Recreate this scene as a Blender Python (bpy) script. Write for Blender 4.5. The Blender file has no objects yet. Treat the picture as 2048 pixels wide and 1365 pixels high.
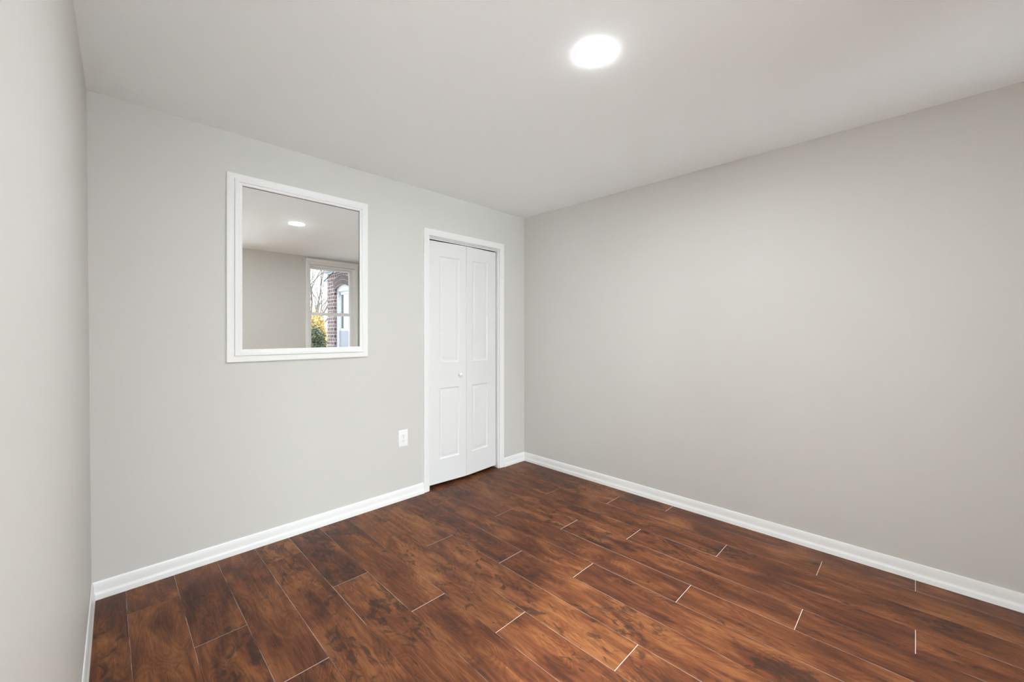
import bpy, bmesh, math, random
from mathutils import Vector, Matrix

random.seed(7)
SC = bpy.context.scene
COL = SC.collection

# ------------------------------------------------------------------ camera
CAM_X, CAM_Y, CAM_Z = -2.977, -2.793, 1.284
cam_data = bpy.data.cameras.new('camera')
cam_data.sensor_fit = 'HORIZONTAL'
cam_data.sensor_width = 36.0
cam_data.lens = 809.04 / 2048 * 36.0
cam_data.shift_y = -16.2 / 2048
cam_data.clip_start = 0.01
cam_data.clip_end = 200
cam = bpy.data.objects.new('camera', cam_data)
cam.location = (CAM_X, CAM_Y, CAM_Z)
cam.rotation_euler = (math.radians(90), 0, math.radians(-45.1))
COL.objects.link(cam)
SC.camera = cam

# ------------------------------------------------------------------ world, light, exposure
LAMP_STRENGTH = 575.0
HALL_FILL_STRENGTH = 5200.0
SKY_STRENGTH = 39.0
LAMP_TINT = (0.925, 1.0, 1.02, 1)
world = bpy.data.worlds.new('overcast_sky')
SC.world = world
world.use_nodes = True
wn = world.node_tree
wn.nodes.clear()
w_out = wn.nodes.new('ShaderNodeOutputWorld')
w_bg = wn.nodes.new('ShaderNodeBackground')
w_tc = wn.nodes.new('ShaderNodeTexCoord')
w_sep = wn.nodes.new('ShaderNodeSeparateXYZ')
w_ramp = wn.nodes.new('ShaderNodeValToRGB')
# bright overcast: pale near the horizon, several times brighter overhead
for p_, c_ in ((0.49, (0.03, 0.03, 0.029, 1)), (0.505, (0.175, 0.18, 0.18, 1)), (0.575, (0.22, 0.23, 0.235, 1)), (0.62, (0.38, 0.398, 0.41, 1)), (0.70, (0.665, 0.72, 0.765, 1)), (0.85, (0.90, 0.975, 1.03, 1))):
    e_ = w_ramp.color_ramp.elements.new(p_); e_.color = c_
w_ramp.color_ramp.elements.remove(w_ramp.color_ramp.elements[0])
w_ramp.color_ramp.elements.remove(w_ramp.color_ramp.elements[-1])
w_map = wn.nodes.new('ShaderNodeMath'); w_map.operation = 'MULTIPLY_ADD'
w_map.inputs[1].default_value = 0.5; w_map.inputs[2].default_value = 0.5
wn.links.new(w_tc.outputs['Generated'], w_sep.inputs[0])
wn.links.new(w_sep.outputs['Z'], w_map.inputs[0])
wn.links.new(w_map.outputs[0], w_ramp.inputs[0])
wn.links.new(w_ramp.outputs[0], w_bg.inputs[0])
w_bg.inputs[1].default_value = SKY_STRENGTH
wn.links.new(w_bg.outputs[0], w_out.inputs[0])

SC.view_settings.view_transform = 'Standard'
SC.view_settings.look = 'None'
SC.view_settings.gamma = 1.0
SC.view_settings.use_curve_mapping = False
SC.view_settings.exposure = 0.05
SC.cycles.max_bounces = 14
SC.cycles.diffuse_bounces = 10
SC.cycles.glossy_bounces = 6
SC.cycles.transparent_max_bounces = 16
SC.cycles.sample_clamp_indirect = 6.0

# ------------------------------------------------------------------ dimensions (room corner at the origin)
H = 2.44            # ceiling
D = 3.70            # depth of the room
LX0, LX1 = -3.026, -3.043     # left wall at y = 0: floor, ceiling
LS0, LS1 = 0.0136, 0.021      # drift of the left wall per metre
WT = 0.14

def left_x(y, z):
    t = z / H
    return (LX0 + LS0 * y) * (1 - t) + (LX1 + LS1 * y) * t

# ------------------------------------------------------------------ helpers
def link(name, me, mat=None, parent=None):
    o = bpy.data.objects.new(name, me)
    COL.objects.link(o)
    if mat is not None:
        me.materials.append(mat)
    if parent is not None:
        o.parent = parent
    return o

def obj(name, bm, mat=None, parent=None, smooth=None):
    bmesh.ops.recalc_face_normals(bm, faces=bm.faces[:])
    me = bpy.data.meshes.new(name)
    bm.to_mesh(me)
    bm.free()
    if smooth is not None:
        for p in me.polygons:
            p.use_smooth = True
        me.set_sharp_from_angle(angle=math.radians(smooth))
    return link(name, me, mat, parent)

def empty(name, loc=(0, 0, 0)):
    o = bpy.data.objects.new(name, None)
    o.empty_display_size = 0.1
    o.location = loc
    COL.objects.link(o)
    return o

def tag(o, label=None, cat=None, group=None, kind=None):
    if label: o['label'] = label
    if cat: o['category'] = cat
    if group: o['group'] = group
    if kind: o['kind'] = kind
    return o

def structure(o, label=None, cat=None):
    o['kind'] = 'structure'
    if label: o['label'] = label
    if cat: o['category'] = cat
    return o

def box(bm, x0, x1, y0, y1, z0, z1, bevel=0.0):
    vs = [bm.verts.new((x, y, z)) for z in (z0, z1) for y in (y0, y1) for x in (x0, x1)]
    fs = [(0, 1, 3, 2), (4, 6, 7, 5), (0, 4, 5, 1), (2, 3, 7, 6), (0, 2, 6, 4), (1, 5, 7, 3)]
    faces = [bm.faces.new([vs[i] for i in f]) for f in fs]
    if bevel > 0:
        es = list({e for f in faces for e in f.edges})
        bmesh.ops.bevel(bm, geom=es, offset=bevel, segments=2, profile=0.5, affect='EDGES')
    return vs

def prism(bm, poly, axis, a, b):
    """extrude a closed 2D outline along an axis; poly in the other two axes (in x,y,z order)"""
    def P(u, v, t):
        return {'x': (t, u, v), 'y': (u, t, v), 'z': (u, v, t)}[axis]
    A = [bm.verts.new(P(u, v, a)) for u, v in poly]
    B = [bm.verts.new(P(u, v, b)) for u, v in poly]
    n = len(poly)
    for i in range(n):
        bm.faces.new((A[i], A[(i + 1) % n], B[(i + 1) % n], B[i]))
    bm.faces.new(A); bm.faces.new(B[::-1])

def sweep_rect(bm, x0, x1, z0, z1, prof, sign=-1, y=0.0, open_bottom=False):
    """mitred moulding round a rectangle in the xz plane; prof = [(inward offset, stand-off)]"""
    rings = []
    for w, d in prof:
        yy = y + sign * d
        zb = z0 if open_bottom else z0 + w
        pts = [(x0 + w, yy, zb), (x0 + w, yy, z1 - w), (x1 - w, yy, z1 - w), (x1 - w, yy, zb)]
        rings.append([bm.verts.new(p) for p in pts])
    n = len(prof)
    for i in range(n):
        a, b = rings[i], rings[(i + 1) % n]
        for k in range(3 if open_bottom else 4):
            m = (k + 1) % 4
            bm.faces.new((a[k], a[m], b[m], b[k]))
    if open_bottom:
        bm.faces.new([r[0] for r in rings]); bm.faces.new([r[3] for r in rings][::-1])

def lathe(bm, prof, n=48, M=None):
    """prof = [(radius, height)] about local z"""
    M = M or Matrix.Identity(4)
    rings = []
    for r, h in prof:
        if r < 1e-6:
            rings.append([bm.verts.new(M @ Vector((0, 0, h)))])
        else:
            rings.append([bm.verts.new(M @ Vector((r * math.cos(2 * math.pi * i / n), r * math.sin(2 * math.pi * i / n), h))) for i in range(n)])
    for a, b in zip(rings, rings[1:]):
        for i in range(n):
            j = (i + 1) % n
            if len(a) == 1 and len(b) == 1: continue
            if len(a) == 1: bm.faces.new((a[0], b[i], b[j]))
            elif len(b) == 1: bm.faces.new((a[i], a[j], b[0]))
            else: bm.faces.new((a[i], a[j], b[j], b[i]))

def tube(bm, pts, rads, n=6):
    rings = []
    for i, p in enumerate(pts):
        p = Vector(p)
        d = (Vector(pts[min(i + 1, len(pts) - 1)]) - Vector(pts[max(i - 1, 0)])).normalized()
        up = Vector((0, 0, 1)) if abs(d.z) < 0.9 else Vector((1, 0, 0))
        s = d.cross(up).normalized(); t = d.cross(s)
        rings.append([bm.verts.new(p + rads[i] * (math.cos(2 * math.pi * k / n) * s + math.sin(2 * math.pi * k / n) * t)) for k in range(n)])
    for a, b in zip(rings, rings[1:]):
        for k in range(n):
            bm.faces.new((a[k], a[(k + 1) % n], b[(k + 1) % n], b[k]))
    bm.faces.new(rings[0][::-1]); bm.faces.new(rings[-1])

# ------------------------------------------------------------------ materials
class NT:
    def __init__(self, name):
        self.m = bpy.data.materials.new(name)
        self.m.use_nodes = True
        self.t = self.m.node_tree
        self.t.nodes.clear()
        self.out = self.n('ShaderNodeOutputMaterial')
    def n(self, kind, **kw):
        nd = self.t.nodes.new(kind)
        for k, v in kw.items():
            setattr(nd, k, v)
        return nd
    def put(self, sock, v):
        if isinstance(v, bpy.types.NodeSocket):
            self.t.links.new(v, sock)
        else:
            sock.default_value = v
    def math(self, op, a, b=0.0, c=0.0, clamp=False):
        nd = self.n('ShaderNodeMath', operation=op, use_clamp=clamp)
        self.put(nd.inputs[0], a); self.put(nd.inputs[1], b); self.put(nd.inputs[2], c)
        return nd.outputs[0]
    def mix(self, f, a, b, blend='MIX'):
        nd = self.n('ShaderNodeMix', data_type='RGBA', blend_type=blend)
        self.put(nd.inputs[0], f); self.put(nd.inputs[6], a); self.put(nd.inputs[7], b)
        return nd.outputs[2]
    def xyz(self, x, y, z):
        nd = self.n('ShaderNodeCombineXYZ')
        self.put(nd.inputs[0], x); self.put(nd.inputs[1], y); self.put(nd.inputs[2], z)
        return nd.outputs[0]
    def noise(self, vec, scale, detail=3.0, rough=0.5, dist=0.0):
        nd = self.n('ShaderNodeTexNoise')
        self.put(nd.inputs['Vector'], vec)
        nd.inputs['Scale'].default_value = scale
        nd.inputs['Detail'].default_value = detail
        nd.inputs['Roughness'].default_value = rough
        nd.inputs['Distortion'].default_value = dist
        return nd.outputs['Fac']
    def ramp(self, f, stops, interp='LINEAR'):
        nd = self.n('ShaderNodeValToRGB')
        r = nd.color_ramp
        r.interpolation = interp
        while len(r.elements) < len(stops):
            r.elements.new(0.5)
        for e, (p, c) in zip(r.elements, stops):
            e.position = p
            e.color = c if len(c) == 4 else (*c, 1)
        self.put(nd.inputs[0], f)
        return nd.outputs[0]
    def rng(self, v, a, b, c=0.0, d=1.0):
        nd = self.n('ShaderNodeMapRange')
        self.put(nd.inputs[0], v)
        for i, q in enumerate((a, b, c, d)):
            nd.inputs[1 + i].default_value = q
        return nd.outputs[0]
    def bump(self, h, strength, dist=0.001):
        nd = self.n('ShaderNodeBump')
        nd.inputs['Strength'].default_value = strength
        nd.inputs['Distance'].default_value = dist
        self.put(nd.inputs['Height'], h)
        return nd.outputs[0]
    def bsdf(self, color, rough=0.5, spec=0.5, normal=None, metal=0.0, coat=0.0):
        nd = self.n('ShaderNodeBsdfPrincipled')
        self.put(nd.inputs['Base Color'], color if isinstance(color, bpy.types.NodeSocket) else (*color[:3], 1))
        self.put(nd.inputs['Roughness'], rough)
        nd.inputs['Specular IOR Level'].default_value = spec
        nd.inputs['Metallic'].default_value = metal
        nd.inputs['Coat Weight'].default_value = coat
        if normal is not None:
            self.put(nd.inputs['Normal'], normal)
        self.t.links.new(nd.outputs[0], self.out.inputs[0])
        return nd
    def obj_co(self):
        return self.n('ShaderNodeTexCoord').outputs['Object']

def srgb(r, g, b):
    f = lambda c: (c / 255 / 12.92) if c / 255 <= 0.04045 else ((c / 255 + 0.055) / 1.055) ** 2.4
    return (f(r), f(g), f(b), 1)

def plain(name, c, rough=0.5, spec=0.5, metal=0.0, var=0.0, scale=20.0):
    k = NT(name)
    col = c
    if var:
        nz = k.noise(k.obj_co(), scale, 4)
        col = k.mix(nz, tuple(q * (1 - var) for q in c[:3]) + (1,), tuple(min(1, q * (1 + var)) for q in c[:3]) + (1,))
    k.bsdf(col, rough, spec, metal=metal)
    return k.m

def paint(name, c, rough=0.55, orange=0.10, spec=0.3):
    k = NT(name)
    co = k.obj_co()
    broad = k.noise(co, 0.9, 3)
    col = k.mix(broad, tuple(q * 0.985 for q in c[:3]) + (1,), tuple(q * 1.015 for q in c[:3]) + (1,))
    fine = k.noise(co, 260, 3, 0.6)
    wave = k.noise(co, 3.5, 2)
    h = k.math('ADD', k.math('MULTIPLY', fine, 0.25), wave)
    k.bsdf(col, rough, spec, k.bump(h, orange, 0.004))
    return k.m

M_WALL = paint('greige_wall_paint', (0.627, 0.614, 0.588, 1))
M_CEIL = paint('ceiling_paint', (0.935, 0.965, 0.975, 1), 0.8, 0.06, 0.2)
M_TRIM = paint('white_gloss_trim', (0.845, 0.845, 0.84, 1), 0.32, 0.03, 0.45)
M_DOOR = paint('white_door_paint', (0.765, 0.765, 0.765, 1), 0.38, 0.03, 0.4)
M_DARK = plain('dark_gap', (0.02, 0.02, 0.02, 1), 0.8)
M_PLASTIC = plain('white_plastic', (0.88, 0.88, 0.87, 1), 0.3)
M_SLOT = plain('outlet_slot', (0.22, 0.22, 0.22, 1), 0.6)
M_METAL = plain('brushed_steel', (0.55, 0.55, 0.55, 1), 0.35, metal=1.0)
M_VINYL = plain('white_vinyl', (0.86, 0.86, 0.85, 1), 0.35)

def mirror_material():
    k = NT('silvered_glass')
    nd = k.n('ShaderNodeBsdfGlossy')
    nd.inputs['Color'].default_value = (0.93, 0.945, 0.93, 1)
    nd.inputs['Roughness'].default_value = 0.0
    k.t.links.new(nd.outputs[0], k.out.inputs[0])
    return k.m
M_MIRROR = mirror_material()

def pane_material(name, tint):
    k = NT(name)
    tr = k.n('ShaderNodeBsdfTransparent'); tr.inputs[0].default_value = tint
    gl = k.n('ShaderNodeBsdfGlossy'); gl.inputs['Roughness'].default_value = 0.0
    fr = k.n('ShaderNodeFresnel'); fr.inputs[0].default_value = 1.45
    mx = k.n('ShaderNodeMixShader')
    k.t.links.new(fr.outputs[0], mx.inputs[0])
    k.t.links.new(tr.outputs[0], mx.inputs[1]); k.t.links.new(gl.outputs[0], mx.inputs[2])
    k.t.links.new(mx.outputs[0], k.out.inputs[0])
    return k.m
M_PANE = pane_material('window_glass', (0.95, 0.97, 0.96, 1))
M_DIM_PANE = pane_material('dimmed_window_glass', (0.72, 0.73, 0.73, 1))  # tint added to dim the outdoor view and this window's daylight

def emit(name, c, s):
    k = NT(name)
    nd = k.n('ShaderNodeEmission')
    nd.inputs[0].default_value = c
    nd.inputs[1].default_value = s
    k.t.links.new(nd.outputs[0], k.out.inputs[0])
    return k.m

PW, PL, PX = 0.1846, 1.272, -0.139     # plank width, plank length, first long joint
def floor_material():
    k = NT('plank_floor')
    sep = k.n('ShaderNodeSeparateXYZ')
    k.put(sep.inputs[0], k.obj_co())
    X, Y = sep.outputs[0], sep.outputs[1]
    rowf = k.math('DIVIDE', k.math('SUBTRACT', PX + PW, X), PW)
    row = k.math('FLOOR', rowf)                       # 0 beside the right wall
    u = k.math('FRACT', rowf)
    ph = k.math('FLOORED_MODULO', row, 3.0)
    # joint offsets: 1.520, 1.152, 0.720 for the three repeating rows
    is1 = k.math('COMPARE', ph, 1.0, 0.1)
    is2 = k.math('COMPARE', ph, 2.0, 0.1)
    off = k.math('SUBTRACT', k.math('SUBTRACT', 1.522, k.math('MULTIPLY', is1, 0.371)), k.math('MULTIPLY', is2, 0.809))
    vf = k.math('DIVIDE', k.math('SUBTRACT', k.math('MULTIPLY', Y, -1.0), off), PL)
    pidx = k.math('FLOOR', vf)
    v = k.math('FRACT', vf)
    wn_ = k.n('ShaderNodeTexWhiteNoise', noise_dimensions='3D')
    k.put(wn_.inputs['Vector'], k.xyz(row, pidx, 3.7))
    rnd = wn_.outputs['Value']
    rcol = k.n('ShaderNodeSeparateColor'); k.put(rcol.inputs[0], wn_.outputs['Color'])
    r1, r2, r3 = rcol.outputs[0], rcol.outputs[1], rcol.outputs[2]
    ox = k.math('MULTIPLY', r1, 37.0); oy = k.math('MULTIPLY', r2, 53.0)
    xx = k.math('ADD', X, ox); yy = k.math('ADD', Y, oy)
    def co(sx, sy, z=0.0):
        return k.xyz(k.math('MULTIPLY', xx, sx), k.math('MULTIPLY', yy, sy), k.math('ADD', k.math('MULTIPLY', rnd, 9.0), z))
    broad = k.noise(co(8.0, 2.3), 1.0, 4.0, 0.55, 1.1)
    band = k.noise(co(38.0, 2.6, 4.0), 1.0, 4.0, 0.62, 0.7)
    fine = k.noise(co(230.0, 9.0, 8.0), 1.0, 4.0, 0.65, 0.3)
    ringn = k.noise(co(7.0, 1.9, 2.0), 1.0, 2.0, 0.45, 0.5)
    ring = k.math('SINE', k.math('MULTIPLY', k.math('ADD', ringn, k.math('MULTIPLY', fine, 0.05)), 130.0))
    t = k.math('ADD', k.math('MULTIPLY', broad, 0.64), k.math('MULTIPLY', band, 0.36))
    t = k.math('ADD', k.math('MULTIPLY', k.math('SUBTRACT', t, 0.5), 1.12), 0.5)
    t = k.math('ADD', t, k.math('MULTIPLY', k.math('SUBTRACT', fine, 0.5), 0.22))
    t = k.math('ADD', t, k.math('MULTIPLY', ring, 0.032))
    t = k.math('ADD', t, k.math('MULTIPLY', k.math('SUBTRACT', r3, 0.5), 0.09))
    base = k.ramp(t, FLOOR_RAMP)
    # dark heartwood blotches and cross-grain chatter
    bl = k.noise(co(24.0, 11.0, 13.0), 1.0, 4.0, 0.6, 1.0)
    gate = k.noise(co(3.2, 2.2, 21.0), 1.0, 1.0)
    ba = k.rng(k.math('ADD', bl, k.math('MULTIPLY', k.math('SUBTRACT', gate, 0.5), 0.7)), 0.60, 0.70)
    chn = k.noise(co(18.0, 18.0, 17.0), 1.0, 2.0, 0.5)
    chat = k.math('SINE', k.math('ADD', k.math('MULTIPLY', yy, 520.0), k.math('MULTIPLY', chn, 60.0)))
    ba2 = k.math('MULTIPLY', ba, k.rng(chat, -1.0, 0.6, 0.80, 1.0))
    c = k.mix(k.math('MULTIPLY', ba2, 0.74), base, (0.022, 0.013, 0.010, 1))
    # pores and hair-line flecks along the grain
    pore = k.noise(co(420.0, 18.0, 31.0), 1.0, 2.0, 0.7)
    c = k.mix(k.math('MULTIPLY', k.rng(pore, 0.60, 0.72), 0.45), c, (0.030, 0.014, 0.009, 1))
    # joints
    du = k.math('MULTIPLY', k.math('MINIMUM', u, k.math('SUBTRACT', 1.0, u)), PW)
    dv = k.math('MULTIPLY', k.math('MINIMUM', v, k.math('SUBTRACT', 1.0, v)), PL)
    wear = k.noise(k.xyz(k.math('MULTIPLY', row, 7.3), k.math('MULTIPLY', Y, 2.4), 0.0), 1.0, 3.0, 0.6)
    pale = k.rng(wear, 0.46, 0.56)
    longj = k.math('LESS_THAN', du, 0.0009)
    endj = k.math('LESS_THAN', dv, 0.0011)
    from_back = k.rng(Y, -0.95, -0.45, 1.0, 0.0)          # joints turn paler away from the back wall
    sidew = k.rng(X, -2.2, -1.7, 1.0, 0.45)
    jc = k.mix(k.math('MULTIPLY', pale, k.math('MAXIMUM', sidew, from_back)), (0.022, 0.013, 0.010, 1), (0.40, 0.35, 0.32, 1))
    c = k.mix(k.math('MULTIPLY', longj, 0.8), c, jc)
    ec = k.mix(from_back, (0.05, 0.03, 0.022, 1), (0.60, 0.54, 0.51, 1))
    c = k.mix(k.math('MULTIPLY', endj, 0.92), c, ec)
    # a little grout dust and paint specks
    sp = k.n('ShaderNodeTexVoronoi'); k.put(sp.inputs['Vector'], k.xyz(X, Y, 0.0)); sp.inputs['Scale'].default_value = 7.0
    spd = k.math('LESS_THAN', sp.outputs['Distance'], 0.011)
    c = k.mix(k.math('MULTIPLY', spd, 0.6), c, (0.5, 0.47, 0.44, 1))
    groove = k.math('MINIMUM', k.rng(du, 0.0, 0.0022), k.rng(dv, 0.0, 0.0022))
    h = k.math('ADD', groove, k.math('MULTIPLY', fine, 0.25))
    rough = k.rng(band, 0.3, 0.7, FLOOR_ROUGH - 0.05, FLOOR_ROUGH + 0.07)
    k.bsdf(c, rough, 0.16, k.bump(h, 0.30, 0.0008))
    return k.m
FLOOR_ROUGH = 0.40
FLOOR_RAMP = [(0.22, (0.030, 0.011, 0.007)), (0.38, (0.062, 0.020, 0.010)), (0.50, (0.112, 0.036, 0.0145)),
              (0.62, (0.178, 0.066, 0.024)), (0.80, (0.26, 0.115, 0.043))]
M_FLOOR = floor_material()

# ------------------------------------------------------------------ room shell
bm = bmesh.new(); box(bm, -3.09, 0.0, -D, 0.0, -0.06, 0.0)
structure(obj('floor', bm, M_FLOOR), 'dark red-brown wood plank floor with pale end joints', 'floor')
bm = bmesh.new(); box(bm, -3.3, WT, -D - WT, WT, H, H + 0.12)
structure(obj('ceiling', bm, M_CEIL), 'flat white painted ceiling around the round light', 'ceiling')

DX0, DX1, DZ = -1.127, -0.348, 2.068          # closet opening
bm = bmesh.new()
box(bm, -3.3, DX0, 0, WT, 0, H); box(bm, DX1, WT, 0, WT, 0, H); box(bm, DX0, DX1, 0, WT, DZ, H)
structure(obj('wall_back', bm, M_WALL), 'light greige wall holding the framed mirror and closet door', 'wall')
bm = bmesh.new(); box(bm, 0, WT, -D - WT, 0, 0, H)
structure(obj('wall_right', bm, M_WALL), 'plain empty greige wall right of the closet corner', 'wall')

# left wall, slightly out of square, with the doorway the photograph is taken from
OY0, OY1, OZ = -2.16, -2.98, 2.05
bm = bmesh.new()
def wall_piece(y0, y1, z0, z1):
    v = []
    for z in (z0, z1):
        for y in (y0, y1):
            v.append(bm.verts.new((left_x(y, z), y, z)))
            v.append(bm.verts.new((-3.20, y, z)))
    for f in ((0, 1, 3, 2), (4, 6, 7, 5), (0, 4, 5, 1), (2, 3, 7, 6), (0, 2, 6, 4), (1, 5, 7, 3)):
        bm.faces.new([v[i] for i in f])
wall_piece(0.0, OY0, 0, H); wall_piece(OY1, -D, 0, H); wall_piece(OY0, OY1, OZ, H)
structure(obj('wall_left', bm, M_WALL), 'greige wall running along the left edge of the view', 'wall')

# front wall (seen in the mirror) with the window opening
WX0, WX1, WZ0, WZ1 = -0.815, -0.108, 0.80, 2.315
FT = 0.22
OPENINGS = [(WX0, WX1, WZ0), (-2.345, -1.780, 0.12), (-2.960, -2.395, 0.12)]   # the seen window, and an unseen pair added to bring in more daylight
bm = bmesh.new()
edges = [-3.3] + [e for o_ in sorted(OPENINGS) for e in o_[:2]] + [WT]
for i in range(0, len(edges), 2):
    box(bm, edges[i], edges[i + 1], -D - FT, -D, 0, H)
for x0, x1, z0 in OPENINGS:
    box(bm, x0, x1, -D - FT, -D, 0, z0); box(bm, x0, x1, -D - FT, -D, WZ1, H)
structure(obj('wall_front', bm, M_WALL), 'greige wall with the window, seen reflected in the mirror', 'wall')

# hall behind the doorway and closet behind the door
bm = bmesh.new()
box(bm, -4.5, -4.4, -3.7, -1.2, 0, H); box(bm, -4.5, -3.2, -1.2, -1.1, 0, H); box(bm, -4.5, -3.2, -3.84, -3.7, 0, H)
structure(obj('wall_hall', bm, M_WALL), 'greige hall walls beyond the doorway', 'wall')
bm = bmesh.new(); box(bm, -4.5, -3.3, -3.84, -1.1, H, H + 0.12)
structure(obj('ceiling_hall', bm, M_CEIL), 'white hall ceiling beyond the doorway', 'ceiling')
bm = bmesh.new(); box(bm, -4.5, -3.09, -3.84, -1.1, -0.06, 0)
structure(obj('floor_hall', bm, M_FLOOR), 'dark wood plank hall floor beyond the doorway', 'floor')
bm = bmesh.new()
box(bm, -1.4, -1.3, WT, 0.75, 0, H); box(bm, 0.04, WT, WT, 0.75, 0, H); box(bm, -1.4, WT, 0.75, 0.85, 0, H)
structure(obj('wall_closet', bm, M_WALL), 'greige inner walls of the closet', 'wall')
bm = bmesh.new(); box(bm, -1.4, WT, WT, 0.85, H, H + 0.12)
structure(obj('ceiling_closet', bm, M_CEIL), 'white ceiling inside the closet', 'ceiling')
bm = bmesh.new(); box(bm, -1.4, WT, 0.0, 0.85, -0.06, 0)
structure(obj('floor_closet', bm, M_FLOOR), 'dark wood plank floor inside the closet', 'floor')

# ------------------------------------------------------------------ baseboards
BASE = [(0, 0), (0.0135, 0), (0.0135, 0.022), (0.0125, 0.027), (0.0095, 0.034), (0.0088, 0.040), (0.0085, 0.058),
        (0.0078, 0.066), (0.0062, 0.074), (0.0052, 0.081), (0.0035, 0.0845), (0, 0.0845)]
def base_run(name, p0, p1, label):
    """p0 -> p1 along the wall foot, moulding standing out to the left of the direction"""
    a, b = Vector((*p0, 0)), Vector((*p1, 0))
    d = (b - a).normalized(); nrm = Vector((-d.y, d.x, 0))
    bm = bmesh.new()
    A = [bm.verts.new(a + nrm * w + Vector((0, 0, z))) for w, z in BASE]
    B = [bm.verts.new(b + nrm * w + Vector((0, 0, z))) for w, z in BASE]
    n = len(BASE)
    for i in range(n):
        bm.faces.new((A[i], A[(i + 1) % n], B[(i + 1) % n], B[i]))
    bm.faces.new(A); bm.faces.new(B[::-1])
    return structure(obj(name, bm, M_TRIM, smooth=35), label, 'baseboard')
base_run('baseboard_back_left', (-1.181, 0), (-3.03, 0), 'white moulded baseboard under the framed mirror')
base_run('baseboard_back_right', (0, 0), (-0.290, 0), 'short white baseboard between closet door and corner')
base_run('baseboard_right', (0, -D), (0, 0), 'long white baseboard along the empty right wall')
base_run('baseboard_left', (left_x(0, 0.03), 0), (left_x(OY0 + 0.07, 0.03), OY0 + 0.07), 'white baseboard along the left wall')
base_run('baseboard_front', (-3.09, -D), (0, -D), 'white baseboard under the window')

# ------------------------------------------------------------------ closet door
door = structure(empty('door_1', ((DX0 + DX1) / 2, 0, 0)), 'white two-leaf folding closet door in white casing', 'door')
def local(o, parent):
    o.parent = parent
    o.matrix_parent_inverse = Matrix.Translation(-Vector(parent.location))
    return o
CASW = 0.056
bm = bmesh.new()
CAS = [(0.0, 0.0), (0.0, 0.010), (0.002, 0.0125), (0.014, 0.0135), (0.020, 0.0125), (0.024, 0.0115), (0.040, 0.0100), (0.0505, 0.0090), (0.0535, 0.0075), (0.0535, 0.0)]
sweep_rect(bm, -1.181, -0.292, 0.003, 2.131, CAS, open_bottom=True)
local(obj('casing', bm, M_TRIM, smooth=25), door)
bm = bmesh.new()
box(bm, DX0 - 0.001, DX0 + 0.003, 0.0, WT, 0.003, DZ)
box(bm, DX1 - 0.003, DX1 + 0.001, 0.0, WT, 0.003, DZ)
box(bm, DX0, DX1, 0.0, WT, DZ - 0.003, DZ + 0.001)
box(bm, DX1 - 0.012, DX1 - 0.003, 0.000, 0.022, 0.003, DZ - 0.003, 0.001)
local(obj('jamb', bm, M_TRIM), door)
bm = bmesh.new()
box(bm, DX0 + 0.004, DX1 - 0.004, 0.022, 0.0255, DZ - 0.0125, DZ - 0.003, 0.0008)
tk = local(obj('track', bm, M_TRIM), door)
bm = bmesh.new(); box(bm, DX0 + 0.004, DX1 - 0.004, 0.0256, 0.075, DZ - 0.0085, DZ - 0.003)
ch = obj('channel', bm, M_DARK, tk)  # dark colour stands for the shade in the slit above the leaves
ch['label'] = 'track channel, coloured dark for the shaded slit'

def leaf(outer_left, w, z0, z1):
    """moulded two-panel leaf, front at y=0 facing -y, x from 0 to w"""
    T = 0.034
    so, si = 0.113, 0.068
    px0, px1 = (so, w - si) if outer_left else (si, w - so)
    panels = [(0.226, 0.82), (1.033, 1.926)]
    bm = bmesh.new()
    def q(a, b, c, d):
        bm.faces.new([bm.verts.new(p) for p in (a, b, c, d)])
    def rect(x0, x1, za, zb, y=0.0):
        q((x0, y, za), (x1, y, za), (x1, y, zb), (x0, y, zb))
    rect(0.0025, px0, z0, z1); rect(px1, w - 0.0025, z0, z1)
    zz = [z0, *panels[0], *panels[1], z1]
    for i in (0, 2, 4):
        rect(px0, px1, zz[i], zz[i + 1])
    RING = [(0.0, 0.0), (0.003, 0.0030), (0.008, 0.0058), (0.014, 0.0072), (0.021, 0.0066), (0.029, 0.0044), (0.0345, 0.0030), (0.0360, 0.0012)]
    for za, zb in panels:
        prev = None
        for o_, d in RING:
            r = [bm.verts.new(p) for p in ((px0 + o_, d, za + o_), (px1 - o_, d, za + o_), (px1 - o_, d, zb - o_), (px0 + o_, d, zb - o_))]
            if prev:
                for i in range(4):
                    bm.faces.new((prev[i], prev[(i + 1) % 4], r[(i + 1) % 4], r[i]))
            prev = r
        bm.faces.new(prev)
    # eased edges, sides, back
    for x, e in ((0.0025, 0.0), (w - 0.0025, w)):
        q((x, 0, z0), (e, 0.0025, z0), (e, 0.0025, z1), (x, 0, z1))
        q((e, 0.0025, z0), (e, T, z0), (e, T, z1), (e, 0.0025, z1))
    rect(0, w, z0, z1, T)
    for z in (z0, z1):
        q((0.0025, 0, z), (w - 0.0025, 0, z), (w, T, z), (0, T, z))
    bmesh.ops.remove_doubles(bm, verts=bm.verts[:], dist=1e-5)
    return bm
LZ0, LZ1 = 0.027, 2.047
A_ = Vector((DX0 + 0.004, 0.034, 0)); B_ = Vector((-0.737, 0.006, 0)); C_ = Vector((DX1 - 0.006, 0.036, 0))
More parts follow.
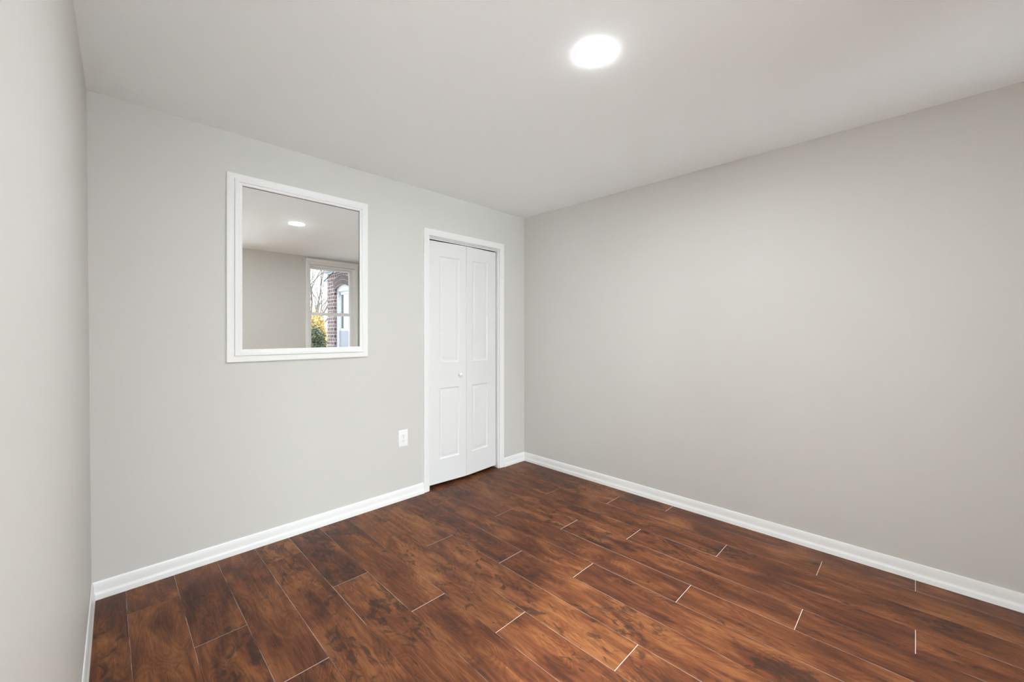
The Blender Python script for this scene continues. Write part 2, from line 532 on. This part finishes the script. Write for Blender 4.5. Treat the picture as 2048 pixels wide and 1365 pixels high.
for nm, p, q_, ol in (('left', A_, B_, True), ('right', B_, C_, False)):
    w = (q_ - p).length - 0.003
    o = obj('door_leaf', leaf(ol, w, LZ0, LZ1), M_DOOR, smooth=30)
    ang = math.atan2((q_ - p).y, (q_ - p).x)
    o.parent = door
    o.location = p - Vector(door.location) + (q_ - p).normalized() * 0.0015
    o.rotation_euler = (0, 0, ang)
    if nm == 'left':
        bm = bmesh.new()
        R = Matrix.Translation(Vector((w - 0.072, 0, 0.925))) @ Matrix.Rotation(math.radians(90), 4, 'X')
        lathe(bm, [(0.0, -0.001), (0.010, -0.001), (0.010, 0.004), (0.0075, 0.008), (0.0072, 0.013), (0.011, 0.017), (0.0155, 0.021), (0.0172, 0.026),
                   (0.0165, 0.031), (0.013, 0.0345), (0.007, 0.0362), (0.0, 0.0366)], 32, R)
        kn = obj('knob', bm, M_PLASTIC, o, smooth=40)
        kn['label'] = 'round white knob'

# doorway frame on the left wall
d2 = structure(empty('door_2', (-3.1, (OY0 + OY1) / 2, 0)), 'open doorway in the left wall', 'door')
bm = bmesh.new()
xo = -3.205
box(bm, xo, left_x(OY0, 0.0) - 0.012, OY0 - 0.012, OY0 + 0.0, 0.002, OZ)
box(bm, xo, left_x(OY1, 0.0) - 0.012, OY1, OY1 + 0.012, 0.002, OZ)
box(bm, xo, left_x(OY1, OZ) - 0.004, OY1, OY0, OZ - 0.012, OZ)
local(obj('jamb', bm, M_TRIM), d2)

# ------------------------------------------------------------------ framed mirror
MX0, MX1, MZ0, MZ1 = -2.492, -1.651, 1.114, 2.208
IX0, IX1, IZ0, IZ1 = -2.414, -1.711, 1.188, 2.145
mir = tag(empty('wall_mirror', ((MX0 + MX1) / 2, 0, MZ0)), 'large rectangular mirror in a stepped white wooden frame on the wall', 'mirror')
def rect_moulding(bm, rects):
    """rects = [(x0,x1,z0,z1,stand-off)], consecutive rings joined"""
    rings = [[bm.verts.new(p) for p in ((x0, -d, z0), (x1, -d, z0), (x1, -d, z1), (x0, -d, z1))] for x0, x1, z0, z1, d in rects]
    n = len(rings)
    for i in range(n):
        a, b = rings[i], rings[(i + 1) % n]
        for k in range(4):
            m = (k + 1) % 4
            bm.faces.new((a[k], a[m], b[m], b[k]))
def lerp_rect(t, d):
    """t=0 outer edge, t=1 inner edge"""
    return (MX0 + (IX0 - MX0) * t, MX1 + (IX1 - MX1) * t, MZ0 + (IZ0 - MZ0) * t, MZ1 + (IZ1 - MZ1) * t, d)
bm = bmesh.new()
rect_moulding(bm, [lerp_rect(t, d) for t, d in ((0, 0.0), (0, 0.013), (0.03, 0.0145), (0.16, 0.0150), (0.24, 0.0135), (0.30, 0.0132), (0.47, 0.0128), (0.49, 0.0115), (0.49, 0.0))])
local(obj('outer_casing', bm, M_TRIM, smooth=25), mir)
bm = bmesh.new()
rect_moulding(bm, [lerp_rect(t, d) for t, d in ((0.49, 0.0), (0.49, 0.018), (0.51, 0.0200), (0.70, 0.0200), (0.76, 0.0180), (0.80, 0.0150), (0.88, 0.0140), (0.93, 0.0125), (0.99, 0.0095), (1.0, 0.006), (1.0, 0.0))])
local(obj('inner_frame', bm, M_TRIM, smooth=25), mir)
bm = bmesh.new(); box(bm, IX0, IX1, -0.0022, -0.0002, IZ0, IZ1)
local(obj('backing', bm, M_DARK), mir)
bm = bmesh.new(); box(bm, IX0 - 0.0, IX1 - 0.0035, -0.0052, -0.0024, IZ0, IZ1 - 0.0035)
gl = local(obj('glass', bm, M_MIRROR), mir)
gl['label'] = 'silvered mirror glass reflecting the window'

# ------------------------------------------------------------------ electrical outlet
OX, OZc = -1.363, 0.473
outl = tag(empty('wall_outlet', (OX, 0, OZc)), 'white double electrical outlet on the wall left of the closet door', 'outlet')
bm = bmesh.new()
prev = None
for o_, d in ((0, 0.0), (0, 0.003), (0.0015, 0.0050), (0.005, 0.0062), (0.012, 0.0066)):
    r = [bm.verts.new(p) for p in ((OX - 0.04 + o_, -d, OZc - 0.0635 + o_), (OX + 0.04 - o_, -d, OZc - 0.0635 + o_), (OX + 0.04 - o_, -d, OZc + 0.0635 - o_), (OX - 0.04 + o_, -d, OZc + 0.0635 - o_))]
    if prev:
        for i in range(4):
            bm.faces.new((prev[i], prev[(i + 1) % 4], r[(i + 1) % 4], r[i]))
    prev = r
bm.faces.new(prev)
local(obj('cover_plate', bm, M_PLASTIC, smooth=30), outl)
for s in (1, -1):
    zc = OZc + s * 0.0195
    bm = bmesh.new()
    poly = []
    for i in range(40):
        a = 2 * math.pi * i / 40
        poly.append((OX + 0.0172 * math.cos(a), zc + max(-0.0145, min(0.0145, 0.0172 * math.sin(a)))))
    prism(bm, poly, 'y', -0.0094, -0.0060)
    rc = local(obj('receptacle', bm, M_PLASTIC), outl)
    bm = bmesh.new()
    for x, hh in ((-0.0064, 0.0046), (0.0064, 0.0037)):
        box(bm, OX + x - 0.0013, OX + x + 0.0013, -0.0097, -0.0092, zc + 0.003 - hh, zc + 0.003 + hh)
    poly = [(OX + 0.0028 * math.cos(2 * math.pi * i / 16), zc - 0.0085 + 0.0028 * math.sin(2 * math.pi * i / 16)) for i in range(16)]
    prism(bm, poly, 'y', -0.0097, -0.0092)
    sl = obj('slots', bm, M_SLOT, rc)
bm = bmesh.new()
lathe(bm, [(0.0, -0.001), (0.0032, -0.001), (0.0032, 0.0002), (0.0024, 0.0010), (0.0, 0.0012)], 16, Matrix.Translation((OX, -0.0066, OZc)) @ Matrix.Rotation(math.radians(90), 4, 'X'))
local(obj('screw', bm, M_METAL), outl)

# ------------------------------------------------------------------ ceiling light
LX, LY = -1.552, -1.858
lamp = tag(empty('ceiling_light', (LX, LY, H)), 'round white flush ceiling light, lit, in the middle of the ceiling', 'light')
M_LED = emit('lit_diffuser', LAMP_TINT, LAMP_STRENGTH)
bm = bmesh.new()
lathe(bm, [(0.0740, 0.0), (0.0860, 0.0), (0.0835, -0.00018), (0.0790, -0.00022), (0.0745, -0.0002), (0.0740, 0.0)], 64)
obj('trim_ring', bm, M_PLASTIC, lamp, smooth=40)
bm = bmesh.new()
lathe(bm, [(0.0750, -0.0001), (0.0752, -0.0009), (0.070, -0.0016), (0.062, -0.0024), (0.045, -0.0036), (0.022, -0.0044), (0.0, -0.0046)], 64)
df = obj('diffuser', bm, M_LED, lamp, smooth=60)
df['label'] = 'glowing white diffuser'

if HALL_FILL_STRENGTH > 0:  # hall lamp is added out of view to brighten the room
    hl = tag(empty('ceiling_light', (-3.8, -2.5, H)), 'unseen round light added in the hall to brighten the room', 'light')
    bm = bmesh.new()
    lathe(bm, [(0.0740, 0.0), (0.0860, 0.0), (0.0835, -0.00018), (0.0790, -0.00022), (0.0745, -0.0002), (0.0740, 0.0)], 48)
    obj('trim_ring', bm, M_PLASTIC, hl, smooth=40)
    bm = bmesh.new()
    lathe(bm, [(0.0750, -0.0001), (0.0752, -0.0009), (0.070, -0.0016), (0.062, -0.0024), (0.045, -0.0036), (0.022, -0.0044), (0.0, -0.0046)], 48)
    obj('diffuser', bm, emit('added_hall_glow', LAMP_TINT, HALL_FILL_STRENGTH), hl, smooth=60)

# ------------------------------------------------------------------ window in the front wall
def build_window(name, WX0, WX1, WZ0, label, cw, glass):
    win = structure(empty(name, ((WX0 + WX1) / 2, -D, WZ0)), label, 'window')
    def wl(nm, bm, mat, smooth=None):
        return local(obj(nm, bm, mat, smooth=smooth), win)
    bm = bmesh.new()
    k = cw / 0.045
    sweep_rect(bm, WX0 - cw, WX1 + cw, WZ0 - 0.045, WZ1 + 0.060, [(0, 0), (0, 0.017), (0.004 * k, 0.019), (0.016 * k, 0.019), (0.022 * k, 0.014), (0.040 * k, 0.011), (cw, 0.009), (cw, 0)], sign=1, y=-D)
    wl('casing', bm, M_TRIM, 25)
    bm = bmesh.new()
    prism(bm, [(-D, WZ1 + 0.060), (-D + 0.022, WZ1 + 0.060), (-D + 0.030, WZ1 + 0.074), (-D + 0.034, WZ1 + 0.092), (-D, WZ1 + 0.092)], 'x', WX0 - cw, WX1 + cw)
    wl('head_cap', bm, M_TRIM)
    bm = bmesh.new(); box(bm, WX0 - cw, WX1 + cw, -D - 0.06, -D + 0.05, WZ0 - 0.02, WZ0 + 0.005, 0.004)
    wl('sill', bm, M_TRIM)
    bm = bmesh.new()
    for x0, x1 in ((WX0, WX0 + 0.012), (WX1 - 0.012, WX1)):
        box(bm, x0, x1, -D - FT, -D, WZ0, WZ1)
    box(bm, WX0 + 0.012, WX1 - 0.012, -D - FT, -D, WZ1 - 0.012, WZ1)
    box(bm, WX0 + 0.012, WX1 - 0.012, -D - FT, -D - 0.06, WZ0, WZ0 + 0.012)
    for x0, x1 in ((WX0 + 0.012, WX0 + 0.022), (WX1 - 0.022, WX1 - 0.012)):
        box(bm, x0, x1, -D - 0.052, -D - 0.040, WZ0 + 0.012, WZ1 - 0.012)
    wl('window_frame', bm, M_VINYL)
    def sash(y0, y1, z0, z1, top, bot):
        bm = bmesh.new()
        a, b = WX0 + 0.014, WX1 - 0.014
        box(bm, a, a + 0.040, y0, y1, z0, z1, 0.002); box(bm, b - 0.040, b, y0, y1, z0, z1, 0.002)
        box(bm, a + 0.039, b - 0.039, y0, y1, z0, z0 + bot, 0.002); box(bm, a + 0.039, b - 0.039, y0, y1, z1 - top, z1, 0.002)
        sh = wl('sash', bm, M_VINYL)
        bm = bmesh.new()
        ym = (y0 + y1) / 2
        box(bm, a + 0.038, b - 0.038, ym - 0.002, ym + 0.002, z0 + bot - 0.002, z1 - top + 0.002)
        obj('pane', bm, glass, sh)
    sash(-D - 0.125, -D - 0.092, 1.555, WZ1 - 0.012, 0.034, 0.040)      # upper, outer
    sash(-D - 0.088, -D - 0.055, WZ0 + 0.012, 1.600, 0.048, 0.060)       # lower, inner
    xm = (WX0 + WX1) / 2
    bm = bmesh.new(); box(bm, xm - 0.03, xm + 0.03, -D - 0.055, -D - 0.038, 1.598, 1.612, 0.003)
    wl('sash_lock', bm, M_VINYL)
    # daylight sampling through the opening (a portal gives no light of its own)
    pd = bpy.data.lights.new('window_portal', 'AREA')
    pd.shape = 'RECTANGLE'; pd.size = WX1 - WX0; pd.size_y = WZ1 - WZ0
    pd.cycles.is_portal = True
    po = bpy.data.objects.new('window_portal', pd)
    po.location = (xm, -D - FT - 0.01, (WZ0 + WZ1) / 2)
    po.rotation_euler = (math.radians(90), 0, 0)
    COL.objects.link(po)
build_window('window_1', *OPENINGS[0], 'white sash window in the front wall, seen in the mirror', 0.045, M_DIM_PANE)
build_window('added_window_right', *OPENINGS[1], 'right unit of an unseen sash window pair added for daylight', 0.025, M_PANE)  # this unit and the next are added out of view for daylight
build_window('added_window_left', *OPENINGS[2], 'left unit of an unseen sash window pair added for daylight', 0.025, M_PANE)

# small curtain bracket left at the window's upper corner
br = tag(empty('curtain_bracket', (-0.905, -D, 2.372)), 'tiny grey curtain rod bracket beside the window head, seen in the mirror', 'bracket')
bm = bmesh.new(); box(bm, -0.010, 0.010, 0, 0.003, -0.016, 0.016, 0.001)
obj('bracket_plate', bm, M_METAL, br)
bm = bmesh.new(); box(bm, -0.004, 0.004, 0.003, 0.030, -0.004, 0.004, 0.001); box(bm, -0.006, 0.006, 0.024, 0.034, -0.004, 0.010, 0.001)
obj('bracket_arm', bm, M_METAL, br)

# ------------------------------------------------------------------ outdoors
GZ = -0.20
def brick_material():
    k = NT('brown_brick')
    sep = k.n('ShaderNodeSeparateXYZ'); k.put(sep.inputs[0], k.obj_co())
    uv = k.xyz(k.math('ADD', sep.outputs[0], sep.outputs[1]), sep.outputs[2], 0.0)
    b = k.n('ShaderNodeTexBrick')
    k.put(b.inputs['Vector'], uv)
    b.inputs['Color1'].default_value = (0.050, 0.023, 0.022, 1)
    b.inputs['Color2'].default_value = (0.105, 0.052, 0.048, 1)
    b.inputs['Mortar'].default_value = (0.29, 0.28, 0.28, 1)
    b.inputs['Scale'].default_value = 1.0
    b.inputs['Mortar Size'].default_value = 0.008
    b.inputs['Mortar Smooth'].default_value = 0.1
    b.inputs['Bias'].default_value = -0.15
    b.offset_frequency = 2; b.squash = 0.55; b.squash_frequency = 2
    b.inputs['Brick Width'].default_value = 0.205
    b.inputs['Row Height'].default_value = 0.078
    nz = k.noise(uv, 9.0, 3)
    c = k.mix(k.rng(nz, 0.35, 0.75, 0.0, 0.4), b.outputs['Color'], (0.036, 0.024, 0.024, 1))
    k.bsdf(c, 0.85, 0.2, k.bump(b.outputs['Fac'], -0.4, 0.006))
    return k.m
M_BRICK = brick_material()
M_ARCHB = plain('arch_brick', (0.055, 0.038, 0.040, 1), 0.85, 0.2, var=0.45, scale=14)
M_MORTAR = plain('arch_mortar', (0.27, 0.26, 0.26, 1), 0.9, 0.1)
M_OUTW = plain('outdoor_white_paint', (0.46, 0.475, 0.50, 1), 0.5)
M_GUT = plain('gutter_aluminium', (0.13, 0.145, 0.165, 1), 0.45)
M_ROOF = plain('roof_felt', (0.10, 0.10, 0.11, 1), 0.9)
M_SCREEN = plain('insect_screen', (0.16, 0.17, 0.20, 1), 0.7)
M_BARK = plain('tree_bark', (0.060, 0.052, 0.046, 1), 0.9, 0.0, var=0.3, scale=30)
M_CABLE = plain('cable_sheath', (0.012, 0.012, 0.014, 1), 0.9, 0.0)

HX = 0.575
HY1, HY0 = -6.68, -4.3           # far and near end of the neighbour's wing
HT = 2.61
NY0, NY1, NZ0, NS = -6.285, -5.52, 0.35, 2.245    # neighbour window: far side, near side, sill, springing
NMID = (NY0 + NY1) / 2; NHALF = (NY1 - NY0) / 2; RISE = 0.085
def arch_z(y, extra=0.0):
    R = (NHALF ** 2 + RISE ** 2) / (2 * RISE)
    zc = NS + RISE - R
    return zc + math.sqrt(max((R + extra) ** 2 - (y - NMID) ** 2, 0))
house = tag(empty('neighbouring_house', (HX, HY1, GZ)), 'brown brick house with an arched window, seen through the window in the mirror', 'house')
def hp(name, bm, mat, smooth=None):
    return local(obj(name, bm, mat, smooth=smooth), house)
bm = bmesh.new()
T0 = 0.28
box(bm, HX, HX + T0, HY1, NY0, GZ, HT)
box(bm, HX, HX + T0, NY1, HY0, GZ, HT)
box(bm, HX, HX + T0, NY0, NY1, GZ, NZ0)
N = 16
ys = [NY0 + (NY1 - NY0) * i / N for i in range(N + 1)]
prism(bm, [(y, arch_z(y)) for y in ys] + [(NY1, HT), (NY0, HT)], 'x', HX, HX + T0)
box(bm, HX + T0, 4.2, HY1, HY1 + T0, GZ, HT)
box(bm, 4.2, 4.2 + T0, HY1, HY0, GZ, HT)
box(bm, HX + T0, 4.2, HY0 - T0, HY0, GZ, HT)
hp('brick_wall', bm, M_BRICK)
# two rowlock rings over the window
bmm = bmesh.new(); bmb = bmesh.new()
R0 = (NHALF ** 2 + RISE ** 2) / (2 * RISE); zc = NS + RISE - R0
amax = math.asin(NHALF / R0)
nb = 19
for ring in range(2):
    ra, rb = R0 + 0.004 + ring * 0.098, R0 + 0.092 + ring * 0.098
    for i in range(nb):
        a0 = -amax + 2 * amax * (i + 0.10) / nb; a1 = -amax + 2 * amax * (i + 0.90) / nb
        poly = [(NMID + r * math.sin(a), zc + r * math.cos(a)) for r, a in ((ra, a0), (rb, a0), (rb, a1), (ra, a1))]
        prism(bmb, poly, 'x', HX - 0.010, HX + 0.05)
pl = [(NMID + (R0) * math.sin(-amax + 2 * amax * i / N), zc + R0 * math.cos(-amax + 2 * amax * i / N)) for i in range(N + 1)]
pu = [(NMID + (R0 + 0.198) * math.sin(-amax + 2 * amax * i / N), zc + (R0 + 0.198) * math.cos(-amax + 2 * amax * i / N)) for i in range(N + 1)]
prism(bmm, pl + pu[::-1], 'x', HX - 0.005, HX + 0.04)
ar = hp('brick_arch', bmb, M_ARCHB)
mo = obj('mortar', bmm, M_MORTAR, ar)
# neighbour's window
bm = bmesh.new()
FX = HX + 0.05
fw = 0.085
prism(bm, [(y, arch_z(y) - 0.004) for y in ys] + [(NY1, NS - 0.055), (NY0, NS - 0.055)], 'x', FX, FX + 0.10)
box(bm, FX, FX + 0.10, NY0, NY0 + fw, NZ0, NS - 0.05); box(bm, FX, FX + 0.10, NY1 - fw, NY1, NZ0, NS - 0.05)
box(bm, FX - 0.09, FX + 0.10, NY0 - 0.03, NY1 + 0.03, NZ0 - 0.05, NZ0 + 0.02)
box(bm, FX + 0.03, FX + 0.09, NY0 + fw, NY1 - fw, NS - 0.095, NS - 0.05)
wf = hp('window_frame', bm, M_OUTW)
def sub(name, bm, mat, par):
    o = obj(name, bm, mat, par); return o
bm = bmesh.new()
ya, yb = NY0 + fw, NY1 - fw
zt, zm, zb = NS - 0.095, 1.36, NZ0 + 0.02
for y0, y1 in ((ya, ya + 0.05), (yb - 0.05, yb)):
    box(bm, FX + 0.035, FX + 0.065, y0, y1, zm, zt); box(bm, FX + 0.060, FX + 0.085, y0, y1, zb, zm)
box(bm, FX + 0.035, FX + 0.075, ya, yb, zm - 0.035, zm + 0.02); box(bm, FX + 0.035, FX + 0.065, ya, yb, zt - 0.03, zt); box(bm, FX + 0.06, FX + 0.085, ya, yb, zb, zb + 0.05)
sub('sash', bm, M_OUTW, wf)
k = NT('reflective_pane'); k.bsdf((0.02, 0.025, 0.03), 0.02, 1.0, coat=1.0)
bm = bmesh.new(); box(bm, FX + 0.05, FX + 0.055, ya + 0.045, yb - 0.045, zm, zt - 0.02)
sub('pane', bm, k.m, wf)
bm = bmesh.new(); box(bm, FX + 0.03, FX + 0.034, ya + 0.004, yb - 0.004, zb, zm - 0.03)
sub('insect_screen', bm, M_SCREEN, wf)
bm = bmesh.new(); box(bm, HX - 0.06, 4.55, HY1 - 0.02, HY0, HT + 0.02, HT + 0.16)
hp('roof', bm, M_ROOF)
bm = bmesh.new(); box(bm, HX - 0.03, HX + 0.02, HY1 + 0.001, HY0, HT - 0.0, HT + 0.05)
hp('frieze_board', bm, M_OUTW)
bm = bmesh.new()
prism(bm, [(HY1, HT - 0.04), (HY1 - 0.33, HT - 0.04), (HY1 - 0.34, HT - 0.08), (HY1 - 0.30, HT - 0.17), (HY1, HT - 0.17)], 'x', HX + 0.01, 4.4)
hp('gutter', bm, M_GUT)

bm = bmesh.new(); box(bm, -30, 40, -70, -D - FT, GZ - 0.1, GZ)
structure(obj('ground', bm, plain('pale_bounce_ground', (0.76, 0.77, 0.77, 1), 0.95, 0.1, var=0.1, scale=3)), 'unseen ground outside the windows, made pale to bounce daylight indoors', 'yard')  # pale tone picked to bounce daylight up to the ceiling

bm = bmesh.new(); box(bm, -1.55, -1.27, -8.0, -D - FT, GZ, 5.4)  # added wall, keeps sky light off the right wall and brick house
structure(obj('wall_sky_blocker', bm, M_BRICK), 'unseen brick wall added to block sky light beside the window', 'wall')

# bare tree
def grow(bm, p, d, r, ln, depth, rs):
    pts, rad = [p], [r]
    for i in range(4):
        d = (d + Vector((rs.uniform(-1, 1), rs.uniform(-1, 1), rs.uniform(-0.5, 0.7))) * 0.16).normalized()
        p = p + d * ln / 4
        pts.append(p); rad.append(r * (1 - 0.10 * (i + 1)))
        if depth > 0 and i >= 1 and rs.random() < 0.75:
            dd = (d + Vector((rs.uniform(-1, 1), rs.uniform(-1, 1), rs.uniform(-0.3, 0.8))) * 0.85).normalized()
            grow(bm, p, dd, rad[-1] * 0.55, ln * rs.uniform(0.55, 0.8), depth - 1, rs)
    tube(bm, pts, rad, 6 if r > 0.02 else 4)
    if depth > 0:
        for s in range(2):
            dd = (d + Vector((rs.uniform(-1, 1), rs.uniform(-1, 1), rs.uniform(-0.2, 0.6))) * 0.6).normalized()
            grow(bm, p, dd, rad[-1] * 0.72, ln * rs.uniform(0.6, 0.85), depth - 1, rs)
def bare_tree(loc, seed, r, stems, label):
    rs = random.Random(seed)
    t = tag(empty('bare_tree', loc), label, 'tree', None)
    bm = bmesh.new()
    tube(bm, [(0, 0, 0), (0.02, 0.01, 0.5), (0.0, 0.03, 1.0), (0.03, 0.0, 1.35)], [r * 1.5, r * 1.15, r * 1.05, r], 10)
    obj('trunk', bm, M_BARK, t, smooth=60)
    bm = bmesh.new()
    for d in stems:
        grow(bm, Vector((0.02, 0, 1.2)), Vector(d).normalized(), r * 0.8, 1.9, 3, rs)
    obj('branches', bm, M_BARK, t, smooth=60)
bare_tree((2.15, -13.2, GZ), 5, 0.058, [(-0.25, 0.1, 1), (0.35, -0.1, 1), (0.05, 0.4, 0.9), (-0.5, -0.2, 0.9), (0.6, 0.2, 0.9)], 'bare leafless tree against white sky, left of the brick house in the mirror')

bare_tree((4.6, -19.5, GZ), 11, 0.085, [(-0.4, 0.1, 1), (0.25, -0.1, 1), (0.0, 0.4, 0.9), (0.5, 0.1, 0.8)], 'farther bare tree behind the leafless one, partly behind the brick house in the mirror')

# shrubs
def leaf_mat(name, ca, cb):
    k = NT(name)
    nz = k.noise(k.obj_co(), 5.0, 2)
    g = k.n('ShaderNodeNewGeometry')
    f = k.math('ADD', k.math('MULTIPLY', g.outputs['Random Per Island'], 0.6), k.math('MULTIPLY', nz, 0.5), clamp=True)
    k.bsdf(k.mix(f, (*ca, 1), (*cb, 1)), 0.6, 0.2)
    return k.m
def shrub(name, loc, rx, ry, h, n, size, mat, seed, label):
    rs = random.Random(seed)
    t = tag(empty(name, loc), label, 'shrub')
    bm = bmesh.new()
    for i in range(7):
        a = rs.uniform(0, 6.28)
        tip = Vector((math.cos(a) * rx * 0.6, math.sin(a) * ry * 0.6, h * rs.uniform(0.6, 0.95)))
        tube(bm, [(0, 0, 0), tip * 0.5 + Vector((0, 0, h * 0.1)), tip], [0.02, 0.012, 0.004], 5)
    obj('stem', bm, M_BARK, t)
    bm = bmesh.new()
    for i in range(n):
        th = rs.uniform(0, 6.283); ph = math.acos(rs.uniform(-1, 1)); rr = rs.uniform(0.55, 1.05) * (1 + 0.14 * math.sin(5 * th + 3 * ph))
        c = Vector((rr * rx * math.sin(ph) * math.cos(th), rr * ry * math.sin(ph) * math.sin(th), h * 0.54 + rr * h * 0.50 * math.cos(ph)))
        c.z = max(c.z, 0.02)
        d = Vector((rs.gauss(0, 1), rs.gauss(0, 1), rs.gauss(0, 1))).normalized()
        s = d.orthogonal().normalized(); w = d.cross(s)
        L = size * rs.uniform(0.7, 1.3)
        a = [bm.verts.new(c + q) for q in (-d * L, s * L * 0.42 + w * L * 0.12, d * L, -s * L * 0.42 + w * L * 0.12)]
        bm.faces.new(a)
    obj('foliage', bm, mat, t)
shrub('shrub', (1.09, -9.0, GZ), 0.35, 0.35, 1.58, 4800, 0.040, leaf_mat('green_leaf', (0.010, 0.016, 0.008), (0.060, 0.068, 0.034)), 3, 'dark green leafy shrub in front of the yellow one, seen in the mirror')
shrub('shrub', (1.60, -10.6, GZ), 0.44, 0.44, 1.98, 7000, 0.045, leaf_mat('yellow_leaf', (0.10, 0.075, 0.022), (0.38, 0.25, 0.075)), 9, 'golden yellow shrub behind the dark green one, seen in the mirror')

# overhead cable
bm = bmesh.new()
a, b = Vector((-0.225, -D - FT, 2.43)), Vector((3.42, -17.4, 2.69))
pts = []
for i in range(25):
    t = i / 24
    p = a.lerp(b, t); p.z -= 0.01 * 4 * t * (1 - t)
    pts.append(p)
tube(bm, pts, [0.0075] * 25, 6)
tag(obj('utility_cable', bm, M_CABLE), 'dark overhead cable crossing the sky diagonally in front of the brick house, in the mirror', 'cable')
